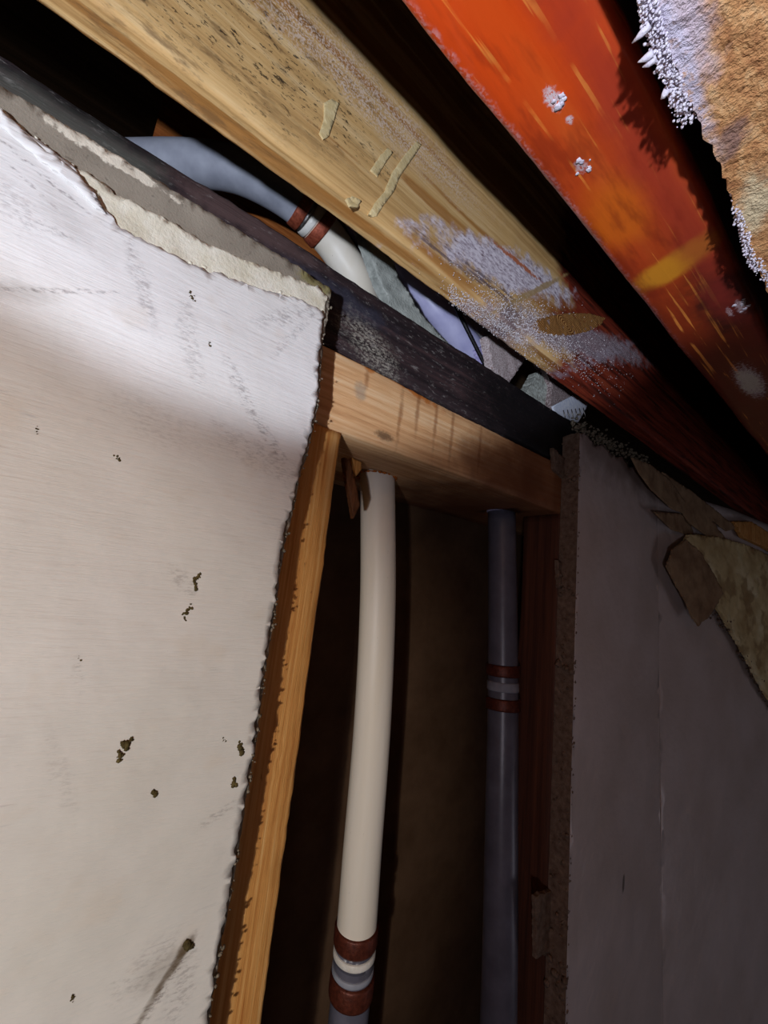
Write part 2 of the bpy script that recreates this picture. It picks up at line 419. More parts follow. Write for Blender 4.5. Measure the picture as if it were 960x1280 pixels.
sb = jb.node('ShaderNodeSeparateXYZ'); jb.link(jb.mm, sb.inputs[0])
jb.over(jb.thr(sb.outputs[2], 144.5, 148), (70, 54, 40), 1.0)     # sides painted dark above the varnished underside, deepening the shade between joists
M_jb = jb.done()
# plates
pd = wood('blackened plate wood', [(.3, (26, 20, 24)), (.55, (52, 40, 42)), (.75, (84, 62, 62))], (.02, 1, 1), .3, .65)
pd.over(pd.thr(pd.noise(.5, (.35, 1, 1), 6, .75), .55, .68), (150, 144, 140), .6)
pd.over(pd.mul(pd.spot(onY(465, 435, .152), (18, 500, 9), math.radians(30), soft=.6, nzs=.2), pd.thr(pd.noise(.9, (.5, 1, 1), 6, .75), .44, .6)), (178, 172, 158), .75)
pd.over(pd.mul(pd.spot(onY(560, 520, .152), (24, 500, 5), math.radians(5), soft=.6, nzs=.2), pd.thr(pd.noise(.8, detail=6, rough=.75), .46, .6)), (150, 150, 146), .7)
pd.over(pd.spot((-.03, .152, .128), (34, 500, 10), 0, soft=.5, nzs=.08), (96, 98, 88), .5)
pd.over(pd.spot((.03, .152, .137), (30, 500, 5), 0, soft=.5, nzs=.2), (112, 88, 84), .45)
pd.over(pd.spot((.07, .152, .128), (30, 500, 6), 0, soft=.5, nzs=.2), (60, 62, 78), .5)
pd.over(pd.spot((.245, .152, .120), (75, 500, 26), 0, soft=.4, nzs=.06, nza=.6), (14, 11, 14), .93)  # shade on the plate's right end, painted in as near-black
M_pd = pd.done()
po_ = wood('stained orange plate wood', [(.3, (190, 138, 92)), (.5, (220, 172, 122)), (.72, (238, 204, 160))], (.03, 1, 1), .45, .6)
po_.over(po_.spot(onY(505, 480, .152), (24, 500, 2.2), math.radians(8), soft=.4, nzs=.3), (188, 104, 28), .85)
po_.over(po_.spot(onY(463, 460, .152), (3, 500, 3), 0, soft=.4, nzs=.3), (186, 108, 36), .8)
for u, v, l in [(500, 520, 13), (522, 515, 12), (545, 525, 15), (458, 475, 4), (565, 540, 14), (600, 560, 14)]:
    po_.over(po_.spot(onY(u, v, .152), (1.1, 500, l * .9), 0, soft=.9, nzs=.25, nza=1.2), (130, 74, 34), .6)
po_.over(po_.spot(onY(450, 490, .152), (3, 500, 4), 0, soft=.5, nzs=.3), (150, 138, 124), .55)
po_.over(po_.spot(onY(480, 545, .152), (5, 500, 2), 0, soft=.5, nzs=.5), (70, 50, 36), .7)
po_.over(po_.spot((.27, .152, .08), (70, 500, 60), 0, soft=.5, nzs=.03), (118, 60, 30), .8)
po_.over(po_.spot((.205, .152, .075), (48, 500, 22), 0, soft=.6, nzs=.05), (96, 50, 26), .75)  # brown stain and painted-in shade together, right part of the plate
M_po = po_.done()
st = wood('pine stud', [(.3, (176, 112, 52)), (.5, (208, 150, 82)), (.7, (226, 180, 116))], (1, 1, .02), .5, .6)
st.over(st.thr(st.noise(.35, (1, 1, .3), 4, .7), .66, .72), (112, 70, 34), .6)
M_st = st.done()
s2 = wood('red brown stud', [(.3, (62, 36, 26)), (.7, (104, 62, 44))], (1, 1, .02), .4, .6); M_s2 = s2.done()
wd = wood('dark subfloor', [(.3, (58, 44, 30)), (.7, (92, 72, 50))], (.03, 1, 1), .2, .8, spec=.1); M_sub = wd.done()
ob = wood('orange blocking', [(.3, (120, 62, 24)), (.5, (158, 92, 44)), (.7, (186, 118, 62))], (.05, 1, 1), .5, .6, bands=(.12, (.1, 1, 1), (120, 60, 24), .6)); M_ob = ob.done()
bk_ = wood('reddish splintered wood', [(.3, (84, 42, 24)), (.55, (146, 84, 50)), (.75, (188, 130, 88))], (.1, 1, 1), .4, .7, bumpd=.0006); M_bark = bk_.done()
M_splint = wood('dark splinter wood', [(.3, (70, 40, 22)), (.7, (120, 76, 44))], (1, 1, .06), .8, .7).done()
M_fill = plain('tan filler', (206, 180, 126), (224, 204, 156), .4, .8, .2)
# board at right
cb = Mat('fibrous tan board', .95, .05)
cb.base(cb.ramp(cb.noise(.35, (.5, 1, 1), 5, .7), [(.3, (170, 112, 74)), (.52, (216, 160, 108)), (.72, (238, 196, 146))]))
cb.over(cb.spot(onZ(850, 10, .125), (16, 4, 500), 0, 2, .5, .2), (216, 204, 222), .8)
cb.over(cb.mul(cb.spot(onZ(842, 60, .125), (26, 2.0, 500), 0, 2, .5, .12, 1.0), cb.thr(cb.noise(.7, detail=4), .3, .5)), (220, 212, 232), .9)
cb.over(cb.spot(onZ(915, 175, .125), (5, 3, 500), .4, 2, .5, .4), (136, 112, 112), .7)
cb.over(cb.spot(onZ(945, 255, .125), (10, 4, 500), .2, 2, .5, .3), (232, 216, 178), .8)
cb.bump(cb.noise(.5, detail=4, rough=.65), .0016); M_cb = cb.done()
M_white = plain('white fuzz', (206, 198, 218), (240, 236, 244), .6, .9, .1, 1.5, .0003)
M_gran = plain('white mould granules', (190, 182, 190), (246, 242, 244), .9, .35, .6)
# pipes
pw = Mat('white plastic pipe', .45, .35)
pw.base(pw.ramp(pw.noise(.05, (1, 1, .1), 3), [(.3, (226, 216, 196)), (.7, (238, 232, 220))]))
pw.over(pw.thr(pw.noise(.6, (1, 1, .25), 5, .7), .69, .73), (128, 112, 90), .7); pw.bump(pw.noise(.4, (1, 1, .05), 3), .00008); M_pw = pw.done()
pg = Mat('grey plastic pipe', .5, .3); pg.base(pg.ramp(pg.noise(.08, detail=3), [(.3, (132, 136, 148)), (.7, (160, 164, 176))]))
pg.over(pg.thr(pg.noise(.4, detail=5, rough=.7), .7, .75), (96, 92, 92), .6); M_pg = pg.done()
M_pg2 = plain('shade darkened blue grey plastic', (84, 84, 96), (104, 104, 118), .08, .34, .5, .4, .00008)  # darker copy of the grey pipe plastic, with shade put into its colour
pb = Mat('violet white plastic pipe', .32, .45); pb.base(pb.ramp(pb.noise(.08, detail=3), [(.3, (166, 166, 206)), (.7, (192, 192, 226))]))
pb.over(pb.thr(pb.noise(.5, detail=5, rough=.7), .68, .73), (96, 90, 110), .7)
v_ = onY(545, 395, .2)
pb.over(pb.spot((.1885, .22, .222), (1.2, 500, 7), math.radians(-30), soft=.2, nzs=.3), (66, 120, 190), .8); M_pb = pb.done()
M_cop = plain('tarnished copper ring', (118, 52, 34), (176, 92, 66), .5, .55, .4, metal=.35)
M_ring = plain('dark copper ring', (74, 34, 24), (112, 56, 40), .5, .45, .4, metal=.4)
M_band = plain('white fitting band', (220, 216, 206), (236, 234, 228), .3, .35, .4)
M_metal = plain('dull ribbed metal', (96, 90, 86), (160, 156, 152), .5, .4, .5, metal=.8)
M_greyb = plain('grey green board', (142, 146, 140), (190, 194, 186), .12, .85, .15, .8, .0005)
M_paper = plain('grey paper scrap', (150, 144, 146), (184, 178, 180), .2, .85, .1)
M_viol = plain('violet foam scrap', (148, 142, 196), (196, 190, 230), .6, .8, .1)
M_gritb = plain('gritty brown chip', (140, 108, 100), (238, 228, 230), 1.0, .6, .3, 1.6, .0005)
M_mold = plain('mouldy pale wood', (122, 120, 112), (208, 216, 208), .6, .8, .2, 1.2, .0004)
M_brownb = plain('mottled brown wood', (70, 40, 36), (190, 176, 176), .8, .7, .2, 1.2, .0004)
M_nail = plain('galvanised plate', (200, 210, 232), (240, 244, 252), .4, .45, .5, metal=.1)
M_cable = plain('black cable rubber', (10, 9, 12), (20, 18, 22), .2, .5, .3)
M_pap2 = plain('brown torn paper', (124, 98, 76), (168, 142, 112), .06, .9, .1, .15, .0004)
tb = Mat('stained yellow paper', .8, .2); tb.base(tb.ramp(tb.noise(.03, detail=3), [(.3, (176, 150, 104)), (.55, (214, 198, 150)), (.75, (238, 230, 194))]))
tb.over(tb.thr(tb.noise(.045, detail=4, loc=(3, 9, 1)), .50, .60), (128, 94, 58), .5); tb.bump(tb.noise(.15, detail=3), .0006); M_tb = tb.done()
M_rust = plain('rusty hole rim', (150, 74, 24), (206, 122, 48), .6, .7, .2)
M_crumb = plain('dirty plaster crumbs', (90, 82, 68), (150, 140, 122), .5, .9, .1, 1.0, .0005)

# ================================================================ THE SETTING
FL = -Z0 * 1000
fbm = bmesh.new(); bmesh.ops.create_cube(fbm, size=1, matrix=Matrix.Translation((.1, -.6, -Z0 - .025)) @ Matrix.Diagonal((3.4, 3.4, .05, 1)))
struct(from_bm('floor', fbm, M_floor, smooth=False), 'dusty concrete floor')
cbm = bmesh.new(); bmesh.ops.create_cube(cbm, size=1, matrix=Matrix.Translation((.1, .1, .3353)) @ Matrix.Diagonal((3.0, 2.0, .018, 1)))
struct(from_bm('ceiling', cbm, M_sub, smooth=False), 'dark underside of the subfloor above the joists')
bbm = bmesh.new(); bmesh.ops.create_cube(bbm, size=1, matrix=Matrix.Translation((.1, .2475, (.1413 - Z0) / 2)) @ Matrix.Diagonal((3.0, .0127, Z0 + .1413, 1)))
struct(from_bm('wall_back', bbm, M_dark, smooth=False), 'dark back of the wall cavity behind the pipes')

YF, YP, YS = .1388, .1372, .1520            # board face, painted face, framing face
edge = [(414, 362), (412, 375), (410, 395), (404, 425), (401, 470), (399, 500), (392, 532), (385, 565), (376, 590), (368, 630), (358, 672), (350, 715), (345, 760), (336, 810), (327, 875), (320, 930), (313, 965),
        (303, 1030), (293, 1090), (284, 1145), (273, 1205), (262, 1270), (250, 1345)]
wo = px(edge, YF)
xl = wo[-1][0]
outl = [(-1200, 121.5)] + px([(0, 107), (120, 178), (240, 252), (360, 325)], YF) + wo + [(xl, FL), (-1200, FL)]
far = lambda a, b: (a.x < -150 or b.x < -150 or a.y < -320 or b.y < -320)
VB = (-90, 84, -250, 124)
wl = sheet('wall_left', outl, M_gyp, YF, .0125, 3.0, lambda x, z: .00035 * fb((x, 0, z), 60, 3), .55, 1.3, 2.0, far, VB, edge_rough=.0018, core=M_lcore)
struct(wl, 'white painted gypsum board wall with torn top edge, left of the opening')
torn = [(0, 134), (25, 158), (52, 178), (75, 196), (96, 212), (100, 224), (118, 236), (122, 250), (134, 264), (150, 285), (175, 296), (205, 312), (240, 330), (290, 348), (330, 362), (370, 372), (404, 388)]
eP = px([(u - 3, v) for u, v in edge[3:]], YP)
outp = [(-1200, 118)] + px(torn, YP) + eP + [(eP[-1][0], FL), (-1200, FL)]
def prel(x, z):
    return .00035 * fb((x, 0, z * 1.6), 45, 3, 4) + .00016 * nz((x * .15, 0, z), 500, 2)
o = sheet('paint_coat', outp, M_paint, YP, .00155, 2.4, prel, .9, 1.1, 5.0, far, VB, edge_rough=.0006, parent=wl)
cream = [(84, 208), (110, 216), (150, 246), (205, 272), (250, 300), (290, 318), (345, 340), (400, 360), (409, 372), (406, 392), (370, 380), (330, 370), (280, 355), (235, 338), (190, 312), (150, 296), (128, 272), (112, 246)]
sheet('joint_compound', px(cream, YF - .0006), M_cream, YF - .0009, .0009, 2.2, lambda x, z: .0004 * fb((x, 0, z), 130, 3), .8, 1.2, 8.0, parent=wl, edge_rough=.0003)
# second lip of paint peeling along the top left
sheet('peeling_strip', px([(0, 138), (30, 166), (64, 194), (98, 220), (122, 250), (132, 268), (120, 262), (96, 238), (60, 208), (28, 182), (0, 160)], YP), M_paint, YP - .0009, .0007, 2, lambda x, z: .0008 * nz((x, 0, z), 90, 2), .5, 1.1, 3.3, parent=wl)
# dirt stuck to the paint, crumbs along the cut
for i, (u, v, r, n) in enumerate([(247, 722, 1.0, 3), (245, 735, .9, 2), (233, 765, 1.0, 3), (231, 772, .7, 2), (156, 931, 1.5, 4), (150, 945, 1.1, 3), (163, 926, .8, 2), (193, 991, 1.2, 3), (98, 821, .7, 2), (300, 934, 1.6, 5), (292, 981, 1.4, 4), (235, 1180, 1.8, 4),
                                  (262, 430, .7, 2), (240, 372, .6, 2), (148, 573, .6, 2), (280, 925, .5, 1), (90, 1248, .6, 2), (46, 537, .4, 1)]):
    b = Heap(); rr = random.Random(i)
    dx, dy = rr.uniform(-.8, .8), rr.uniform(.4, 1)
    for k in range(n * 5):
        t = rr.gauss(0, 3.2); p = onY(u - dx * t + rr.gauss(0, 1.4), v + dy * t + rr.gauss(0, 1.4), YP - .0001)
        lump(b, p, r * .0005 * rr.uniform(.3, 1.2), i * 3 + k, .35, 1)
    setpar(from_heap('dirt_clump', b, M_dirt), wl)
def along(poly, t):
    k = t * (len(poly) - 1); i = min(int(k), len(poly) - 2); a, b = poly[i], poly[i + 1]; f = k - i
    return a[0] + (b[0] - a[0]) * f, a[1] + (b[1] - a[1]) * f
b = Heap(); rr = random.Random(4)
for i in range(520):
    u, v = along(edge, .04 + .96 * rr.random() ** .9)
    y = rr.uniform(YP - .0004, YS - .004)
    p = onY(u, v, YF); lump(b, (p.x + rr.uniform(-.0010, .0003), y, p.z), rr.uniform(.0002, .0007), i, 1, 1)
o = from_heap('edge_crumbs', b, M_crumb); setpar(o, wl); o['kind'] = 'stuff'
b = Heap()
for i in range(150):
    u, v = along(torn, rr.random()); p = onY(u + rr.uniform(-4, 4), v + rr.uniform(-4, 4), YP)
    lump(b, (p.x, YF - .0006, p.z), rr.uniform(.0003, .0009), i, .6, 1)
o = from_heap('plaster_specks', b, M_cream); setpar(o, wl); o['kind'] = 'stuff'

# right wall, two boards meeting at the seam
rx, sx = 270.5, 415.0
top = lambda x: 126 - 0.012 * (x - 270)
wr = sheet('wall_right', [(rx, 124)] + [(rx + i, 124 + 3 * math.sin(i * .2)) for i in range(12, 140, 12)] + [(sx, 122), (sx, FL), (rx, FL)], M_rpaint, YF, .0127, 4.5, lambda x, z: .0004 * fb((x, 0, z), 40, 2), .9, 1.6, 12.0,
           lambda a, b: a.x > 400 or b.x > 400 or b.y < -480 or a.y < -480, (rx, sx, -340, 124), edge_rough=.0030, core=M_core)
struct(wr, 'dim painted gypsum board wall right of the opening')
for i, (u0, v0, u1, v1) in enumerate([(696, 700, 716, 745), (668, 1120, 690, 1190), (690, 560, 706, 600)]):
    p, q = onY(u0, v0, .150), onY(u1, v1, .150)
    sheet('torn_paper_lip', [(p.x * 1000, p.z * 1000), (q.x * 1000, p.z * 1000 - 3), (q.x * 1000 + 1, q.z * 1000), (p.x * 1000 + 3, q.z * 1000 + 4)], M_core, .1495, .0022, 2, lambda x, z: .001 * nz((x, 0, z), 150), .7, 1.2, 30 + i, parent=wr)
b = Heap(); rr = random.Random(14)
for i in range(260):
    z = rr.uniform(-.42, .12)
    lump(b, (rx * .001 + rr.uniform(-.0012, .001), rr.uniform(YF, YS - .001), z), rr.uniform(.0006, .0019) * (1.3 if noise.noise(Vector((z * 40, 0, 0))) > .2 else .6), i, 1, 1)
for i in range(120):
    z = rr.uniform(-.42, .11); lump(b, (rx * .001 + rr.uniform(0, .003), YF, z), rr.uniform(.0003, .0012), i, .5, 1)
o = from_heap('edge_crumbs', b, M_core); setpar(o, wr); o['kind'] = 'stuff'
tr = Matrix.Translation((sx * .001, YF, 0)) @ Matrix.Rotation(math.radians(-9), 4, 'Z') @ Matrix.Translation((-sx * .001, -YF, 0))
wc = sheet('wall_corner', [(sx, 124), (470, 121), (560, 125), (900, 122), (1500, 122), (1500, FL), (sx, FL)], M_rpaint, YF, .0127, 6, lambda x, z: .0006 * fb((x, 0, z), 30, 2), 0, 2, 13.0, None, (sx, 760, -340, 120), tr=tr)
struct(wc, 'painted wall board past the vertical seam, far right')

def yawpx(pts, off):
    """outline (mm) on the slightly turned corner board, off metres in front of its face, in that board's own flat coordinates"""
    a = math.radians(-9); d = Vector((math.cos(a), math.sin(a))); nn = Vector((-math.sin(a), math.cos(a))); p0 = Vector((sx * .001, YF)); out = []
    for u, v in pts:
        q = ray(u, v); r2 = Vector((q.x, q.y)); t = (p0.dot(nn) - off) / r2.dot(nn)
        out.append((sx + (r2 * t - p0).dot(d) * 1000, q.z * t * 1000))
    return out

# ================================================================ FRAMING
def drill(o, cyls):
    """bore round holes through a board"""
    for p0, p1, r in cyls:
        t = tube('bore', [p0, (Vector(p0) + Vector(p1)) / 2, p1], None, r, 32)
        md = o.modifiers.new('b', 'BOOLEAN'); md.operation = 'DIFFERENCE'; md.solver = 'EXACT'; md.object = t
        bpy.context.view_layer.update()
        me = bpy.data.meshes.new_from_object(o.evaluated_get(bpy.context.evaluated_depsgraph_get()))
        o.modifiers.remove(md); old = o.data; o.data = me; bpy.data.meshes.remove(old)
        tm = t.data; bpy.data.objects.remove(t); bpy.data.meshes.remove(tm)
ZB, ZM, ZT = .0655, .1033, .1413
# pipe centre lines (the same ones the holes follow)
p1 = [(.170, .1965, -2.2998), (.166, .1965, -1.4), (.162, .1965, -.6), (.1600, .1965, -.2255), (.1595, .1965, -.2079), (.1588, .1965, -.1785), (.1572, .1965, -.1437), (.1545, .1965, -.077), (.1485, .1965, -.0089), (.1400, .197, .052), (.1360, .1975, .0758), (.1290, .199, .115), (.1200, .2010, .152),
      onY(450, 362, .2050)] + [onY(*q) for q in ((424, 316, .2060), (400, 285, .2050), (372, 256, .2040), (335, 231, .2070), (295, 213, .2145), (255, 206, .2245), (215, 204, .2360), (150, 205, .2500), (70, 200, .2620))]
p2 = [(.235, .17, -2.2998), (.238, .165, -1.2), (.2430, .1620, -.40), (.2460, .1650, -.2500), (.2520, .1750, -.1300), (.2560, .182, -.0560), (.2538, .19, .066), (.2460, .1905, .115), (.2400, .1905, .145), onY(604, 462, .1910), onY(576, 424, .1920), onY(545, 386, .1950), onY(512, 346, .2000), onY(480, 305, .2060), onY(450, 262, .2100), (.125, .212, .3255)]
S1, S2 = smooth_path(p1, 12), smooth_path(p2, 12)
def seg(path, z0, z1): return [p for p in path if z0 <= p.z <= z1]
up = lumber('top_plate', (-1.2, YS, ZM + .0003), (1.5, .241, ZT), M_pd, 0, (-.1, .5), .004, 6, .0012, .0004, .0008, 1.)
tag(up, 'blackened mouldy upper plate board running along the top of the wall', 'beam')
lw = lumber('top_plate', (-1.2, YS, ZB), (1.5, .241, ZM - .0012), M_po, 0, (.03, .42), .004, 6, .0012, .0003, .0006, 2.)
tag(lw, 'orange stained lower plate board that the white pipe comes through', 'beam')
for o in (up, lw):
    drill(o, [((.1365 - .0005, .1975, .0658 - .03), (.1210, .2008, .148), .0121), ((.2585, .19, .035), (.2392, .1906, .150), .0121)])
s1 = lumber('wall_stud', (.047, YS, -Z0), (.0845, .2405, ZB - .0003), M_st, 2, (-.27, ZB), .004, 6, .0012, .0003, .0007, 3.)
tag(s1, 'pale pine stud standing beside the cut edge of the left board', 'stud')
s2o = lumber('wall_stud', (.2715, YS, -Z0), (.309, .182, ZB - .0003), M_s2, 2, (-.45, ZB), .006, 6, .0012, .0003, .0007, 4.)
tag(s2o, 'dark red brown stud behind the right board edge', 'stud')
jA = empty('floor_joist', (.1, .124, .1413))
o_ja = lumber('joist_board', (-.9, .118, .1413), (1.4, .1305, .326), M_ja, 0, (-.1, .50), .0035, 22, .0016, .0003, .0008, 5., jA, ridge=.0005)
tag(jA, 'weathered tan joist board with mould frost, a knot and pale marks', 'beam')
jB = empty('floor_joist', (.1, .048, .1413))
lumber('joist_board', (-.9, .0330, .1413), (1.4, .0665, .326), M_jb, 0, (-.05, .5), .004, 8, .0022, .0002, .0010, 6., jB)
tag(jB, 'glossy orange red varnished joist crossing the top right overhead', 'beam')
# knot, filler marks, granules on the joist
from mathutils.bvhtree import BVHTree
jbm = bmesh.new(); jbm.from_mesh(o_ja.data); JT = BVHTree.FromBMesh(jbm)
def hug(o, lift):
    """lay a thin sheet on the uneven face of the joist"""
    ys = [v.co.y for v in o.data.vertices]; y0 = min(ys)
    for v in o.data.vertices:
        hit = JT.ray_cast(Vector((v.co.x, .05, v.co.z)), Vector((0, 1, 0)))[0]
        if hit: v.co.y = hit.y + (v.co.y - y0) - lift
    child(o, jA)
kpoly = [(664, 408), (672, 399), (690, 394), (712, 391), (738, 392), (756, 398), (750, 407), (736, 414), (712, 419), (690, 419), (672, 416)]
ko = sheet('knot', px(kpoly, .118), M_knot, .118, .0010, 1.2, lambda x, z: .0004 * nz((x, 0, z), 300), .3, 1., 70.); hug(ko, .0005)
for i, poly in enumerate([[(404, 130), (413, 126), (423, 131), (414, 160), (410, 172), (403, 176), (398, 168), (404, 150)],
                          [(462, 214), (474, 196), (484, 186), (491, 191), (480, 206), (471, 222)],
                          [(461, 268), (468, 254), (480, 240), (490, 216), (507, 192), (521, 176), (527, 181), (514, 200), (500, 220), (492, 240), (478, 258), (471, 270)],
                          [(432, 249), (440, 245), (452, 251), (448, 259), (437, 258)]]):
    y = .1181
    hug(sheet('filler_mark', px(poly, y), M_fill, y, .0006, 1.2, None, .16, .9, 60 + i), .0003)
b = Heap(); rr = random.Random(21)
for i in range(4500):
    u = rr.gauss(668, 44); v = 412 + (u - 668) * .52 + rr.gauss(0, 20)
    if rr.random() < .25: u, v = rr.uniform(560, 660), 0; v = 392 + (u - 600) * .62 + rr.gauss(0, 7)
    p = onY(u, v, .1176)
    if p.z < .1420: 
        p = onZ(u, v, .1411)
        if not (.119 < p.y < .130): continue
    if ((u - 706) / 34) ** 2 + ((v - 406) / 13) ** 2 < 1 or u > 800: continue
    r = rr.uniform(.00010, .00030)
    lump(b, p, r, i, 1, 1)
o = from_heap('mould_granules', b, M_gran); child(o, jA); o['kind'] = 'stuff'
for i in range(3):
    pts = [[(692, 127), (700, 118), (706, 124), (698, 134)], [(716, 206), (724, 198), (738, 200), (736, 212), (722, 218)], [(918, 382), (930, 374), (936, 382), (926, 390)]][i]
    b = Heap(); rr = random.Random(i)
    for k in range(9):
        t = rr.choice(pts); s = rr.choice(pts); f = rr.random(); p = onZ(t[0] * f + s[0] * (1 - f), t[1] * f + s[1] * (1 - f), .1411)
        lump(b, p, rr.uniform(.0003, .0010), k, .3, 2, (0, 0, 1))
    child(from_heap('white_fleck', b, M_white), jB)

# tan board beyond the red joist, with its frayed edge
def flat_board(name, outline, m, z, th, spacing, relief, amp, seed, skip, box):
    mt = Matrix(((1, 0, 0, 0), (0, 0, 1, 0), (0, 1, 0, 0), (0, 0, 0, 1)))   # X,Z plane to X,Y plane, room face down
    return sheet(name, outline, m, z, th, spacing, relief, amp, 1.6, seed, skip, box, tr=mt)
tb_edge = [(-900, 21.5), (0, 21.5)] + [(onZ(u, v, .125).x * 1000, onZ(u, v, .125).y * 1000) for u, v in [(818, 0), (830, 40), (850, 95), (872, 150), (896, 200), (917, 250), (932, 300), (953, 348), (990, 415)]] + [(900, 22), (900, -300), (-900, -300)]
tb_ = empty('ceiling_board', (.1, .0, .125))
o = flat_board('board', tb_edge, M_cb, .125, .0125, 3, lambda x, y: .0007 * fb((x, y, 0), 160, 2), .8, 44, lambda a, b: a.x > 260 or b.x > 260 or b.x < 20 or a.x < 20, (20, 260, -60, 26))
child(o, tb_)
tag(tb_, 'rough tan fibre board with white frayed edge at the top right', 'board')
b = Heap(); rr = random.Random(8)
for i in range(3000):
    t = rr.random(); u, v = along([(812, 0), (822, 40), (838, 90), (862, 150)], t)
    p = onZ(u - rr.uniform(-9, 16), v + rr.uniform(-12, 12), .1245); p.z = rr.uniform(.1235, .134); lump(b, p, rr.uniform(.00012, .00045), i, 1, 1)
for i in range(1500):
    t = rr.random(); u, v = along([(922, 262), (934, 300), (942, 325), (960, 345), (985, 390)], t)
    p = onZ(u - rr.uniform(-4, 8), v + rr.uniform(-8, 8), .1245); p.z = rr.uniform(.1235, .132); lump(b, p, rr.uniform(.00012, .00045), i, 1, 1)
o = from_heap('frayed_fluff', b, M_white); child(o, tb_); o['kind'] = 'stuff'
for (u0, v0, u1, v1) in [(812, 30, 790, 54), (816, 66, 797, 78), (820, 72, 803, 84), (834, 112, 826, 124)]:
    a, c = onZ(u0, v0, .1240), onZ(u1, v1, .1240)
    child(tube('fibre_tuft', [a, a.lerp(c, .5) + Vector((0, 0, -.0003)), c], M_white, .0006, 8, prof=[(0, .0009), (.5, .0007), (1, .0001)]), tb_)

# ================================================================ PIPES
PR = .01075
def near(path, target): return min(range(len(path)), key=lambda i: (path[i] - Vector(target)).length)
def cut(path, i, half):
    """straight piece of the path centred at point index/position"""
    c = Vector(path[i]); d = (Vector(path[i + 1]) - Vector(path[i - 1])).normalized(); return c, d
def ring(path, pos, length, r, m, par, name, ribs=0, lip=.0003):
    i = near(path, pos); d = (path[min(i + 1, len(path) - 1)] - path[i - 1]).normalized()
    a, c = Vector(pos) - d * length / 2, Vector(pos) + d * length / 2
    prof = [(0, PR * .9), (.001, r - lip), (.12, r), (.88, r), (.999, r - lip), (1, PR * .9)]
    if ribs:
        prof = [(0, PR * .9)] + [((k + .5) / ribs / 2 * 1.0, r if k % 2 else r - .0005) for k in range(ribs * 2)] + [(1, PR * .9)]
    return tube(name, [a, (a + c) / 2, c], m, r, 40, par, prof, wob=.0001)
def pos_at(path, pxl):
    """point of the path that shows nearest to the given picture point"""
    def pj(p):
        c = R.transposed() @ p; return (480 + F * c.x / -c.z, 640 - F * c.y / -c.z)
    best = None
    for i in range(len(path) - 1):
        if (R.transposed() @ path[i]).z > -.02: continue
        for k in range(8):
            q = path[i].lerp(path[i + 1], k / 8); u, v = pj(q); e = (u - pxl[0]) ** 2 + (v - pxl[1]) ** 2
            if best is None or e < best[0]: best = (e, q, i)
    return best[1]
W1 = empty('water_pipe', (.170, .1965, -2.2998))
jl = pos_at(S1, (446, 1165)); ju = pos_at(S1, (382, 272))
il, iu = near(S1, jl), near(S1, ju)
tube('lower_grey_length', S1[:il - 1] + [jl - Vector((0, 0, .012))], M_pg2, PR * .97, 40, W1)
tube('white_length', [jl] + S1[il + 1:iu] + [ju], M_pw, PR, 40, W1)
tube('upper_grey_length', [ju] + S1[iu + 1:], M_pg, PR * 1.03, 40, W1)
for (u, v), ln, r, m, nm, rb in [((447, 1166), .0085, PR + .0011, M_ring, 'crimp_ring', 0), ((444, 1188), .0034, PR + .0006, M_band, 'white_band', 0), ((443, 1199), .0042, PR - .0002, M_metal, 'ribbed_fitting', 5),
                                 ((441, 1209), .0026, PR + .0004, M_pg, 'grey_band', 0), ((440, 1228), .0095, PR + .0011, M_ring, 'crimp_ring', 0),
                                 ((376, 261), .0062, PR + .0012, M_cop, 'crimp_ring', 0), ((381, 270), .0020, PR + .0004, M_metal, 'ribbed_fitting', 0), ((385, 277), .0040, PR + .0007, M_band, 'white_band', 0), ((394, 290), .0066, PR + .0012, M_cop, 'crimp_ring', 0)]:
    ring(S1, pos_at(S1, (u, v)), ln, r, m, W1, nm, rb)
tag(W1, 'white and grey plastic pipe with crimp rings rising through the plate, the brightly lit one', 'pipe')
W2 = empty('water_pipe', (.235, .17, -2.2998))
ia = near(S2, (.2538, .19, .066))
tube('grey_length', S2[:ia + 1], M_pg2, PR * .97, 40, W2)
tube('violet_length', S2[ia:], M_pb, PR * 1.05, 40, W2)
for (u, v), ln, r, m, nm in [((630, 838), .0075, PR + .0011, M_ring, 'crimp_ring'), ((630, 857), .006, PR + .0002, M_pg, 'grey_band'), ((630, 880), .0075, PR + .0011, M_ring, 'crimp_ring')]:
    ring(S2, pos_at(S2, (u, v)), ln, r, m, W2, nm)
tag(W2, 'dim grey plastic pipe at the back right of the cavity, violet white above the plate', 'pipe')
# rust rim round the lit pipe where it enters the plate
b = Heap(); rr = random.Random(3); q0 = Vector((.1372, .1975, ZB))
for i in range(70):
    a = rr.uniform(0, 2 * math.pi); lump(b, (q0.x + math.cos(a) * .0123, q0.y + math.sin(a) * .0123, ZB - .0002), rr.uniform(.0005, .0012), i, .6, 1, (0, 0, 1))
setpar(from_heap('hole_rim', b, M_rust), lw)

# ================================================================ SCRAPS ABOVE THE PLATE
def scrap(name, poly, y, th, m, label, cat='scrap', seed=1., amp=.5, zmin=None, rel=.0006, sp=2.5, turned=None, group=None):
    pts = px(poly, y) if turned is None else yawpx(poly, turned)
    if turned is not None: y = YF - turned
    if zmin is not None: pts = [(a, max(c, zmin * 1000 + .15)) for a, c in pts]
    cx = sum(p[0] for p in pts) / len(pts) / 1000; cz = sum(p[1] for p in pts) / len(pts) / 1000
    t = None
    if turned is not None: t = tr
    o = sheet(name, pts, m, y, th, sp, lambda x, z: rel * fb((x, 0, z), 120, 2, seed), amp, 1.2, seed, tr=t, edge_rough=min(th * .2, .0006))
    return tag(o, label, cat, group)
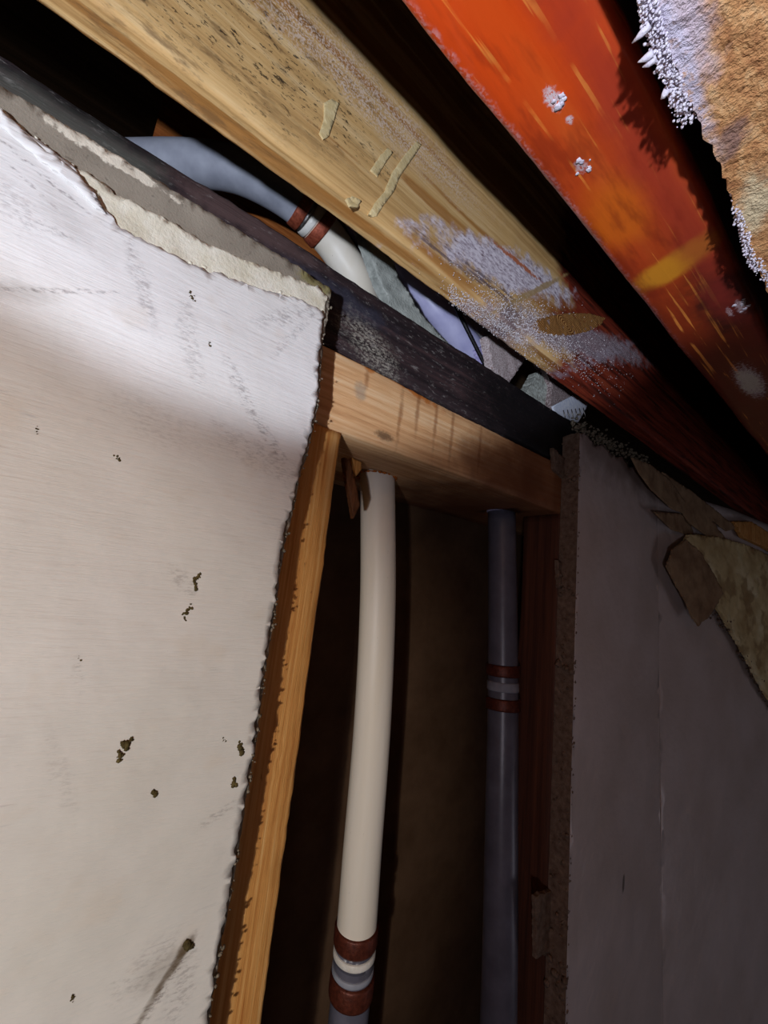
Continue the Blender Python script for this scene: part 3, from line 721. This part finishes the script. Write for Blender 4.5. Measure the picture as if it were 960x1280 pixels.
# blocking behind the bend
q = onY(196, 112, .264)
lumber_b = lumber('wood_blocking', (q.x + .004, .2640, .1418), (.125, .3020, .3255), M_ob, 0, (-.03, .2), .004, 16, .0012, .0003, .0008, 9.)
tag(lumber_b, 'orange wood blocking board behind the bend of the grey pipe', 'board')
scrap('splintered_board', [(400, 255), (432, 262), (462, 290), (480, 325), (486, 352), (520, 400), (490, 400), (455, 370), (430, 330), (410, 290)], .2255, .008, M_bark, 'reddish splintered wood piece just right of the upper crimp rings', 'board', 2., .6, ZT, .0015)
scrap('grey_board', [(449, 280), (478, 304), (490, 320), (500, 350), (520, 382), (546, 414), (562, 432), (520, 420), (490, 396), (484, 372), (474, 352), (462, 318)], .168, .006, M_greyb, 'grey green wedge of board standing between the two pipes above the plate', 'board', 3., .4, ZT, .0008)
scrap('paper_scrap', [(578, 384), (598, 398), (622, 424), (610, 452), (596, 440), (584, 415)], .183, .0015, M_paper, 'small grey paper scrap right of the violet pipe', 'scrap', 4., .3, ZT)
scrap('foam_scrap', [(596, 436), (616, 426), (620, 450), (616, 474), (604, 462)], .176, .004, M_viol, 'tiny violet foam scrap under the grey paper', 'scrap', 5., .5, ZT, .001)
scrap('wood_chip', [(608, 420), (630, 412), (668, 436), (658, 446), (632, 486), (624, 500), (612, 482), (616, 460)], .166, .006, M_gritb, 'brown wood chip dusted with white grit, left of the black slot', 'scrap', 6., .5, ZT, .0008)
scrap('wood_block', [(673, 464), (682, 464), (692, 478), (690, 510), (680, 528), (662, 514), (654, 498)], .164, .008, M_mold, 'pale green mouldy wood block right of the black slot', 'block', 7., .4, ZT, .0006)
scrap('wood_block', [(674, 446), (694, 452), (706, 478), (720, 492), (706, 524), (692, 532), (686, 520), (690, 480)], .160, .007, M_brownb, 'mottled brown wood block beside the toothed metal plate', 'block', 8., .4, ZT, .0006)
NP = empty('nail_plate', onY(705, 520, .156))
nq = px([(690, 508), (716, 494), (736, 504), (722, 528), (704, 532), (693, 530)], .156)
nq = [(a, max(c, ZT * 1000 + .2)) for a, c in nq]
child(sheet('plate', nq, M_nail, .1555, .0012, 2), NP)
for i in range(8):
    u = 694 + i * 5; a, c = onY(u, 514 - i * .6, .1553), onY(u + 3, 524 - i * .3, .1548)
    if c.z > ZT + .001: child(tube('tooth', [a, a.lerp(c, .5), c], M_metal, .0004, 8, prof=[(0, .0005), (.6, .0005), (1, .0001)]), NP)
tag(NP, 'small bluish white toothed metal plate lying at the end of the gap', 'bracket')
cab = [onY(u, v, .1735) for u, v in [(550, 345), (562, 368), (578, 400), (593, 430), (607, 458), (618, 480)]]
cab[-1].z = max(cab[-1].z, ZT + .002)
tag(tube('black_cable', smooth_path(cab, 6), M_cable, .0014, 14), 'thin black cable running down along the right side of the violet pipe', 'cable')
b = Heap(); rr = random.Random(5)
for i in range(420):
    u = rr.uniform(715, 812); v = 533 + (u - 720) * .56 + rr.gauss(0, 6)
    p = onY(u, v, rr.uniform(.142, .152)); lump(b, p, rr.uniform(.0004, .0017), i, 1, 1)
o = tag(from_heap('plaster_crumbs', b, M_crumb), 'grey plaster crumbs packed between the joist and the right wall', 'rubble'); o['kind'] = 'stuff'
# splinters under the lower plate beside the stud
for i, (poly, lb) in enumerate([([(430, 572), (437, 574), (444, 600), (450, 632), (442, 648), (438, 622), (433, 598)], 'long dark wood splinter hanging beside the top of the pine stud'),
                                ([(440, 572), (452, 578), (452, 586), (444, 596), (440, 586)], 'short pale wood splinter under the lower plate, left of the lit pipe')]):
    scrap('wood_splinter', poly, .170 + i * .004, .003, M_splint if i == 0 else M_st, lb, 'splinter', 10. + i, .3, None, .0006, 2)
# torn paper and board at the far right, under the joist
FLK = 'brown paper flakes along the top of the right wall'
scrap('paper_flake', [(790, 572), (812, 580), (838, 600), (862, 636), (866, 646), (840, 636), (815, 612), (800, 592)], .1275, .0010, M_pap2, 'long curled grey brown paper flake nearest the plate end', 'paper', 20., .4, None, .0009)
scrap('paper_flake', [(828, 590), (862, 612), (900, 642), (922, 660), (908, 664), (890, 650), (908, 674), (892, 676), (862, 654), (838, 618)], .1265, .0010, M_pap2, 'forked brown paper flake hanging in the middle of the torn strip', 'paper', 21., .5, None, .0009, turned=.006)
scrap('paper_flake', [(818, 640), (850, 642), (880, 662), (896, 672), (870, 672), (840, 662)], .1290, .0010, M_pap2, 'short flat brown paper flake under the forked one', 'paper', 22., .4, None, .0009)
scrap('torn_board', [(852, 716), (850, 690), (862, 668), (900, 672), (935, 682), (975, 700), (1060, 760), (1060, 960), (975, 892), (958, 868), (942, 838), (926, 808), (905, 772), (893, 752), (880, 745), (866, 735)], .1205, .0030, M_tb, 'stained yellow brown torn board facing peeling off at the far right', 'board', 23., 1.2, None, .0016, 3, turned=.009)
scrap('torn_paper', [(834, 708), (842, 686), (858, 674), (876, 690), (892, 716), (905, 742), (897, 754), (888, 768), (874, 783), (866, 772), (858, 752), (846, 732)], .12, .0014, M_pap2, 'brown pointed paper lobe hanging over the left end of the stained yellow board', 'paper', 26., .7, None, .0012, turned=.0125)
b = Heap(); rr = random.Random(15)
for i in range(260):
    u, v = along([(893, 757), (905, 774), (926, 808), (942, 838), (958, 868), (985, 905)], rr.random())
    q = yawpx([(u + rr.uniform(-5, 6), v + rr.uniform(-5, 5))], rr.uniform(.002, .008))[0]; p = tr @ Vector((q[0] * .001, YF - rr.uniform(.002, .0085), q[1] * .001)); lump(b, p, rr.uniform(.0004, .0014), i, 1, 1)
setpar(from_heap('edge_crumbs', b, M_core), bpy.data.objects['torn_board']); bpy.data.objects['edge_crumbs.002']['kind'] = 'stuff'
scrap('wood_strip', [(918, 652), (940, 652), (1000, 690), (1000, 712), (960, 686), (930, 672)], .1330, .004, M_st, 'yellow wood strip end above the torn board at the right edge', 'board', 24., .4, None, .001, turned=.008)
